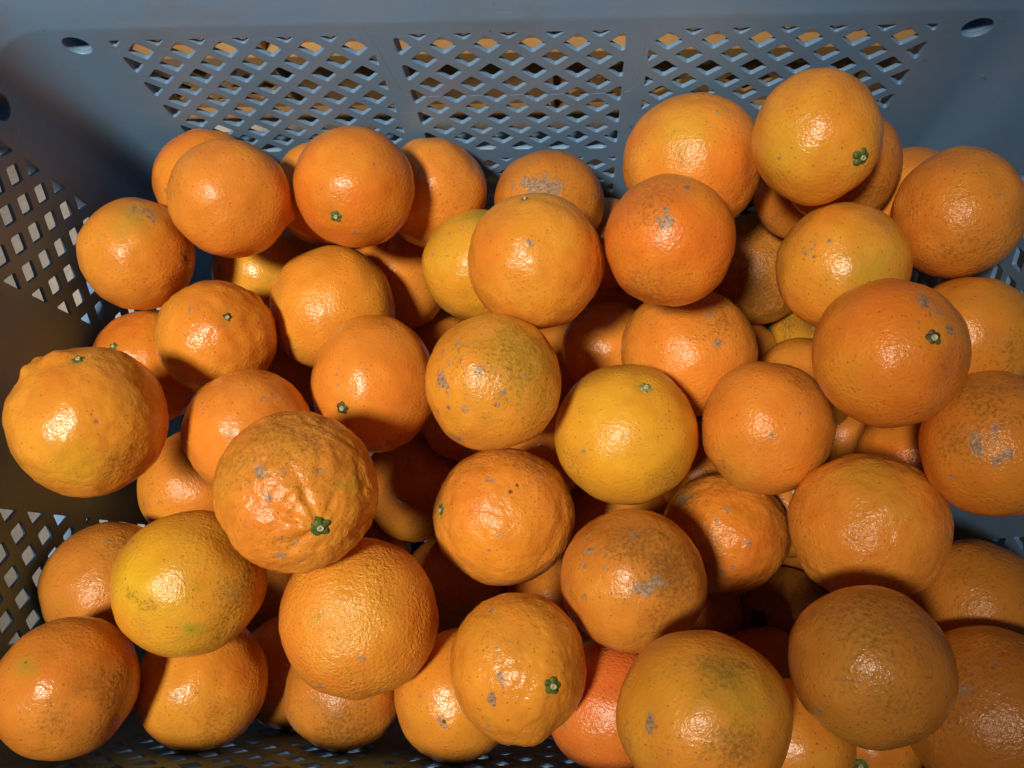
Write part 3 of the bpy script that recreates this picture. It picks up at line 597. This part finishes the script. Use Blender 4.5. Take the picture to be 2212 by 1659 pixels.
(40,(0.0105,-0.1272,0.2276),0.0327,"m",0.80,0.40,[((0.997,0.029,-0.068),0.908),((-0.033,0.995,-0.098),0.981)],(0.523,-0.113,0.845),[("calyx",(0.523,-0.113,0.845),0,1.2),("scar",(-0.192,-0.014,0.981),0.09,0.9),("scar",(-0.333,-0.051,0.941),0.06,0.85),("scar",(-0.288,-0.322,0.902),0.1,0.9),("scar",(-0.258,-0.395,0.882),0.06,0.85),("scar",(-0.468,-0.478,0.744),0.04,0.8),("scar",(-0.242,0.299,0.923),0.05,0.8),("bump",(0.320,-0.891,0.321),0.2,0.04),("bump",(-0.501,0.833,0.233),0.12,0.012)],"tall bumpy orange with a round green button and grey nicks, bottom centre",True),
(41,(0.0525,-0.1483,0.1854),0.0302,"p",0.25,0.55,[],(0.119,-0.299,-0.947),[],"pinkish red-orange fruit at the bottom edge, right of the tall bumpy one",False),
(42,(0.0621,-0.0890,0.2062),0.0346,"b",0.35,0.50,[((0.998,0.029,0.061),0.968),((0.002,1.000,-0.005),0.953)],(0.070,0.545,-0.835),[("scar",(0.082,-0.099,0.992),0.15,0.95),("scar",(-0.032,-0.124,0.992),0.08,0.9),("scar",(0.245,0.035,0.969),0.09,0.9),("scar",(-0.625,0.360,0.693),0.07,0.85),("scar",(-0.707,0.211,0.675),0.05,0.8),("scar",(-0.560,0.420,0.714),0.04,0.8),("dirt",(0.425,0.154,0.892),0.55,1),("dirt",(0.021,0.429,0.903),0.5,0.8),("dark",(0.545,0.331,0.771),0.08,0.4),("dark",(0.128,-0.103,0.986),0.04,0.3),("tone",(-0.499,-0.158,0.852),0.5,0.5,(0.74, 0.29, 0.03)),("dirt",(0.311,-0.472,0.825),0.4,0.6),("scar",(-0.585,-0.248,0.772),0.06,0.6)],"orange with dark sooty patches on its right half, right of bottom centre",True),
(43,(0.0845,-0.1379,0.2730),0.0351,"m",0.35,0.45,[((0.990,0.058,0.126),0.930),((0.037,0.990,-0.138),0.889)],(0.420,-0.557,-0.716),[("green",(0.247,0.341,0.907),0.42,0.5),("dirt",(0.086,0.566,0.820),0.3,0.85),("scar",(0.133,0.567,0.813),0.12,0.55),("scar",(-0.650,-0.030,0.759),0.16,0.8),("scar",(-0.477,0.048,0.878),0.08,0.75),("dirt",(0.223,-0.165,0.961),0.4,0.8),("bump",(-0.931,0.309,0.196),0.12,0.02),("dark",(-0.083,0.174,0.981),0.05,0.3),("dark",(0.309,0.556,0.771),0.03,0.5),("tone",(-0.641,0.367,0.674),0.5,0.6,(0.76, 0.37, 0.03))],"largest yellow-green tinged fruit cut by the bottom edge, right of centre",False),
(44,(0.1491,-0.1179,0.2676),0.0341,"b",0.20,0.50,[((0.954,0.063,0.295),0.880),((0.078,0.995,-0.062),0.881)],(0.134,0.221,-0.966),[("tone",(-0.300,0.081,0.950),2.5,0.45,(0.46, 0.185, 0.035)),("dirt",(-0.253,0.431,0.866),0.7,0.6),("dirt",(0.005,-0.421,0.907),0.6,0.5),("scar",(-0.391,-0.075,0.917),0.09,0.75),("dark",(-0.288,-0.237,0.928),0.045,0.35),("dark",(-0.020,-0.189,0.982),0.04,0.4),("green",(-0.714,0.482,0.507),0.02,0.7),("tone",(-0.525,0.278,0.804),0.45,0.5,(0.54, 0.25, 0.03)),("tone",(-0.501,-0.419,0.757),0.6,0.4,(0.5, 0.23, 0.03))],"large brownish smooth fruit lying on top at the lower right",False),
(45,(0.1298,-0.1540,0.2210),0.0253,"m",0.20,0.40,[],(0.565,-0.428,-0.705),[],"orange wedged at the bottom edge between the yellow-green and the large brownish fruit",False),
(46,(0.1697,-0.1553,0.1941),0.0241,"o",0.40,0.40,[],(-0.441,-0.363,0.821),[("calyx",(-0.441,-0.363,0.821),0,1)],"orange under the large brownish fruit, button at the very bottom edge",False),
(47,(0.2060,-0.1384,0.2362),0.0352,"b",0.30,0.50,[],(0.518,0.417,-0.747),[("scar",(-0.590,0.345,0.730),0.15,0.6),("dark",(-0.725,0.371,0.581),0.05,0.3),("dirt",(-0.708,0.282,0.647),0.8,0.5)],"dark fruit in the bottom right corner of the photo",False),
(48,(0.2216,-0.0943,0.1939),0.0290,"b",0.30,0.55,[],(0.549,-0.349,-0.760),[("dirt",(-0.402,0.498,0.768),0.6,0.5)],"dim orange against the right wall, above the dark corner fruit",False),
(49,(0.1713,-0.0615,0.2061),0.0336,"o",0.85,0.50,[((0.952,0.007,0.306),1.059),((0.035,0.997,0.072),1.029)],(-0.877,0.448,-0.172),[("calyx",(-0.877,0.448,-0.172),0,1),("bump",(-0.141,0.746,0.651),0.25,0.02),("tone",(-0.188,0.608,0.771),0.5,0.5,(0.46, 0.33, 0.03)),("tone",(-0.859,0.065,0.509),0.4,0.5,(0.74, 0.2, 0.022)),("scar",(-0.623,-0.184,0.760),0.05,0.7),("scar",(-0.043,-0.926,0.374),0.04,0.6),("green",(0.383,0.057,0.922),0.03,0.6)],"wide rough-skinned orange above the large brownish one at right",True),
(50,(0.2145,-0.0273,0.2413),0.0333,"r",0.20,0.50,[((0.909,-0.045,0.414),0.880),((0.014,0.987,0.160),0.942)],(0.189,0.178,-0.966),[("scar",(-0.609,-0.104,0.786),0.16,0.9),("scar",(-0.404,0.060,0.913),0.12,0.8),("scar",(-0.356,-0.272,0.894),0.2,0.7),("dark",(-0.262,-0.417,0.870),0.08,0.45),("dirt",(-0.451,0.457,0.767),0.6,0.6),("dirt",(-0.767,-0.045,0.640),0.4,0.6)],"russet fruit with a grey blotch cut off by the right edge",False),
(51,(0.1644,0.0068,0.2663),0.0335,"r",0.25,0.55,[((0.945,-0.073,0.318),0.901),((-0.023,0.969,0.245),0.915)],(0.203,-0.036,0.979),[("calyx",(0.203,-0.036,0.979),0,1.2),("scar",(0.169,0.445,0.880),0.12,0.85),("scar",(0.327,0.301,0.896),0.1,0.9),("scar",(0.457,0.085,0.885),0.08,0.9),("scar",(0.517,-0.123,0.847),0.07,0.85),("dark",(-0.068,-0.668,0.741),0.03,0.4),("scar",(0.035,0.145,0.989),0.04,0.7),("tone",(-0.653,-0.482,0.584),0.6,0.5,(0.78, 0.31, 0.03)),("dirt",(0.345,-0.420,0.839),0.3,0.4)],"large red-orange fruit with a dark green button, on top at the right",False),
(52,(0.2199,0.0277,0.2161),0.0287,"m",0.40,0.45,[],(0.468,0.351,-0.811),[("scar",(-0.290,0.192,0.938),0.04,0.75),("dark",(-0.290,0.192,0.938),0.02,0.4),("dirt",(0.171,-0.467,0.868),0.4,0.6),("dirt",(-0.450,0.671,0.590),0.3,0.3)],"yellowish orange tucked behind the large red-orange one at the right wall",False),
(53,(0.0974,0.0379,0.1436),0.0375,"o",0.90,0.60,[((0.993,-0.022,0.120),1.020),((-0.016,0.968,0.249),0.978)],(-0.306,-0.100,-0.947),[("scar",(-0.030,0.233,0.972),0.1,0.5),("dirt",(0.265,0.247,0.932),0.4,0.65),("scar",(0.179,0.345,0.921),0.13,0.65),("scar",(0.300,-0.109,0.948),0.14,0.7),("tone",(-0.661,0.089,0.745),0.5,0.4,(0.74, 0.2, 0.022))],"rough orange below the red-orange one with grey scar streaks",False),
(54,(0.0270,0.0551,0.0378),0.0365,"o",0.30,0.40,[],(0.115,0.591,-0.798),[],"half-shadowed orange deep between the grey-flecked central one and the rough one",False),
(55,(0.0568,0.1158,0.0332),0.0324,"o",0.30,0.40,[],(0.400,0.586,-0.705),[],"shaded orange in the gap under the red-orange one with scar streaks",False),
(56,(0.0596,-0.0158,0.1826),0.0365,"y",0.20,0.45,[((-0.009,0.987,0.158),0.980)],(0.226,0.525,0.821),[("calyx_pale",(0.226,0.525,0.821),0,1.15),("bump",(0.351,0.416,0.839),0.1,0.012),("scar",(0.377,0.054,0.925),0.045,0.7),("dark",(0.395,0.031,0.918),0.025,0.4),("dirt",(-0.707,-0.485,0.515),0.3,0.5),("dirt",(0.527,-0.704,0.476),0.35,0.5),("tone",(-0.104,-0.515,0.851),0.7,0.6,(0.78, 0.44, 0.025)),("dark",(-0.691,-0.227,0.686),0.02,0.35)],"shiny golden yellow fruit with a pale button on top, right of centre",False),
(57,(0.1310,-0.0114,0.1827),0.0350,"o",0.15,0.40,[((0.978,-0.019,0.205),0.934),((-0.002,0.986,0.168),0.973)],(0.289,0.386,-0.876),[("scar",(0.383,0.100,0.918),0.06,0.85),("scar",(0.000,0.696,0.718),0.08,0.7),("scar",(-0.491,0.539,0.684),0.03,0.75),("scar",(-0.826,0.261,0.499),0.05,0.7),("dirt",(0.311,0.471,0.825),0.35,0.5),("bump",(0.697,-0.473,0.540),0.07,0.02),("scar",(0.697,-0.473,0.540),0.05,0.5),("dark",(-0.683,-0.637,0.357),0.03,0.35),("dirt",(-0.698,-0.634,0.332),0.2,0.5)],"smooth orange with a sharp white highlight, right of the golden yellow one",False),
(58,(-0.0053,0.0014,0.2253),0.0328,"m",0.25,0.45,[((0.995,0.033,-0.097),0.992),((-0.011,0.976,0.217),0.992)],(-0.314,-0.088,-0.945),[("dirt",(0.376,0.089,0.922),0.8,0.6),("scar",(-0.604,-0.146,0.784),0.15,0.85),("scar",(-0.532,-0.248,0.810),0.1,0.85),("scar",(-0.415,0.365,0.834),0.06,0.85),("scar",(-0.630,0.258,0.732),0.06,0.85),("scar",(-0.332,0.091,0.939),0.05,0.8),("scar",(-0.076,-0.010,0.997),0.07,0.8),("scar",(0.275,-0.340,0.899),0.07,0.8),("scar",(0.163,-0.514,0.842),0.06,0.85),("scar",(0.311,-0.437,0.844),0.04,0.8),("scar",(0.229,-0.710,0.666),0.05,0.8),("scar",(-0.689,-0.036,0.724),0.08,0.8),("scar",(0.684,-0.179,0.707),0.05,0.75),("scar",(-0.427,-0.862,0.272),0.16,0.75),("scar",(-0.168,-0.961,0.218),0.12,0.7),("scar",(-0.307,-0.530,0.791),0.05,0.8),("scar",(-0.527,-0.512,0.679),0.05,0.75),("tone",(0.432,0.232,0.872),0.6,0.6,(0.46, 0.33, 0.03)),("tone",(-0.579,-0.024,0.815),0.4,0.5,(0.78, 0.33, 0.03))],"olive-tinged orange strewn with many grey corky flecks, at the centre of the heap",True),
(59,(-0.0738,0.0095,0.1798),0.0357,"o",0.50,0.45,[((0.972,0.062,-0.227),0.938),((-0.012,0.977,0.214),1.026)],(-0.230,-0.539,0.810),[("calyx",(-0.230,-0.539,0.810),0,1.1),("bump",(-0.012,-0.459,0.889),0.2,0.02),("scar",(-0.309,-0.007,0.951),0.05,0.75),("dark",(0.512,-0.810,0.286),0.03,0.45),("dirt",(0.458,-0.866,0.203),0.25,0.5),("scar",(0.325,-0.384,0.865),0.03,0.6)],"orange with a green button low on its left, left of the grey-flecked central one",False),
(60,(-0.0631,0.0579,0.0367),0.0357,"r",0.50,0.40,[],(0.204,0.031,-0.978),[],"strip of shaded orange seen just above left of the grey-flecked central one",False),
(61,(-0.0704,-0.0331,0.0607),0.0365,"b",0.90,0.40,[],(0.018,-0.152,-0.988),[("dark",(0.369,0.317,0.874),0.05,0.6),("bump",(0.724,0.690,0.001),0.3,0.03),("scar",(0.586,0.469,0.661),0.1,0.6)],"shadowed orange with black spots between the wrinkled one and the scabby central one",False),
(62,(-0.0026,-0.0578,0.1698),0.0365,"o",0.85,0.45,[((-0.025,0.998,0.066),0.976)],(-0.869,0.017,0.494),[("calyx",(-0.869,0.017,0.494),0,1.1),("dark",(0.159,0.265,0.951),0.06,0.7),("dark",(0.239,0.358,0.902),0.05,0.6),("scar",(0.470,0.695,0.545),0.09,0.9),("scar",(0.399,0.723,0.564),0.06,0.85),("dirt",(0.548,0.631,0.549),0.5,0.7),("scar",(0.513,0.505,0.694),0.04,0.8),("dirt",(0.868,0.408,0.283),0.4,0.6),("tone",(0.090,-0.642,0.762),0.6,0.5,(0.78, 0.35, 0.03)),("dark",(-0.365,0.071,0.928),0.015,0.7)],"scabby orange with a black blotch, directly below the grey-flecked central one",True),
(63,(0.0611,-0.0506,0.0363),0.0353,"o",0.30,0.60,[],(0.120,0.491,-0.863),[("scar",(-0.371,0.253,0.893),0.1,0.4)],"orange showing only a lit sliver beneath the golden yellow one",False),
(64,(0.1188,-0.0616,0.1236),0.0361,"r",1.20,0.50,[((0.987,0.017,0.163),0.980),((0.015,0.998,0.053),0.945)],(-0.002,-0.210,-0.978),[("scar",(0.152,-0.191,0.970),0.08,0.95),("scar",(0.127,-0.302,0.945),0.05,0.9),("scar",(-0.036,-0.581,0.813),0.1,0.9),("scar",(-0.179,-0.638,0.749),0.08,0.85),("scar",(-0.767,0.467,0.440),0.18,0.85),("dirt",(-0.731,0.524,0.437),0.4,0.9),("scar",(-0.293,0.118,0.949),0.07,0.7),("bump",(0.152,-0.191,0.970),0.06,0.012),("tone",(-0.183,0.358,0.916),0.6,0.4,(0.74, 0.3, 0.03))],"rough orange crusted with whitish scabs, right of the golden yellow one, lower",True),
(65,(0.1673,-0.1084,0.0466),0.0304,"b",0.60,0.45,[],(0.432,0.367,-0.824),[("dark",(-0.666,-0.093,0.740),0.4,0.75),("dirt",(-0.142,0.379,0.914),0.7,0.7)],"rotting brown fruit with a dark side, below the whitish-scabbed one",False),
(66,(0.1047,-0.1069,0.0563),0.0342,"r",0.30,0.40,[],(0.600,0.133,-0.789),[],"dark red-brown shaded fruit right of the sooty-patched one",False),
(67,(0.1447,-0.1449,0.0886),0.0309,"r",0.20,0.40,[],(-0.321,-0.256,-0.912),[],"dim red fruit in shadow between the yellow-green and the large brownish one",False),
(68,(0.1655,-0.0406,0.0786),0.0332,"b",0.50,0.40,[],(-0.090,-0.097,-0.991),[],"tiny dark bit of fruit left of the wide rough-skinned one",False),
(69,(0.2140,0.0114,0.0332),0.0322,"o",0.40,0.45,[],(0.076,0.470,-0.879),[],"orange in the gap below the large red-orange one, touching the smooth highlighted one",False),
(70,(0.2196,-0.0189,0.1336),0.0292,"r",0.70,0.40,[],(0.311,0.650,-0.693),[],"orange in the gap left of the russet edge fruit",False),
(71,(0.1752,0.0311,0.0793),0.0323,"o",0.50,0.45,[],(0.577,-0.204,-0.791),[],"orange partly seen left of the large red-orange one, above the smooth highlighted one",False),
(72,(0.2031,0.0867,0.0363),0.0353,"y",0.60,0.40,[],(-0.018,0.609,-0.793),[("dirt",(-0.819,-0.160,0.551),0.3,0.7)],"yellowish striped fruit glimpsed under the dull yellow-orange one",False),
(73,(0.1930,-0.0605,0.0289),0.0281,"b",0.30,0.40,[],(0.543,0.353,-0.762),[],"small shaded patch of fruit between the whitish-scabbed one and the wide rough one",False),
(75,(0.0225,-0.1077,0.0359),0.0349,"o",0.30,0.40,[],(0.439,-0.111,-0.891),[],"orange in shade just above the tall bumpy bottom one",False),
(76,(-0.0458,-0.0979,0.0363),0.0353,"b",0.30,0.40,[],(0.092,-0.286,-0.954),[],"dark fruit in the deep gap right of the evenly pebbled one",False),
(78,(-0.1220,0.1242,0.0362),0.0352,"o",0.30,0.40,[],(-0.010,0.668,-0.744),[],"small lit patch of orange under the deep orange green-buttoned one",False),
(901,(0.0154,-0.0107,0.0833),0.0301,"o",0.40,0.40,[],(-0.452,0.389,-0.803),[],"orange deep in the gap between the grey-flecked central one and the golden yellow one",False),
(902,(-0.1717,0.0403,0.0690),0.0347,"b",0.40,0.40,[],(-0.605,0.382,-0.699),[],"orange low in the gap under the pebbly yellow-orange and the lumpy green-buttoned ones",False),
(903,(0.1164,-0.0143,0.0382),0.0332,"o",0.40,0.40,[],(0.630,-0.063,-0.774),[],"orange low between the golden yellow and the smooth highlighted one",False),
(904,(0.1414,0.0647,0.0343),0.0293,"b",0.40,0.40,[],(-0.073,-0.115,-0.991),[],"orange low beneath the sooty brown-speckled one, right of the rough orange",False),
(905,(0.0538,0.0526,0.0941),0.0293,"o",0.40,0.40,[],(-0.490,0.391,-0.779),[],"shaded orange peeping out at the left of the rough orange below the scar-streaked one",False),
(906,(-0.1063,-0.0796,0.0349),0.0299,"b",0.40,0.40,[],(-0.342,0.386,-0.857),[],"shaded orange in the gap right beneath the deeply wrinkled one",False),
(907,(-0.0363,0.0103,0.0923),0.0297,"o",0.40,0.40,[],(0.149,0.303,-0.941),[],"shaded orange just under the lower left of the grey-flecked central one",False)]

for row in ORANGES: make_orange(*row)
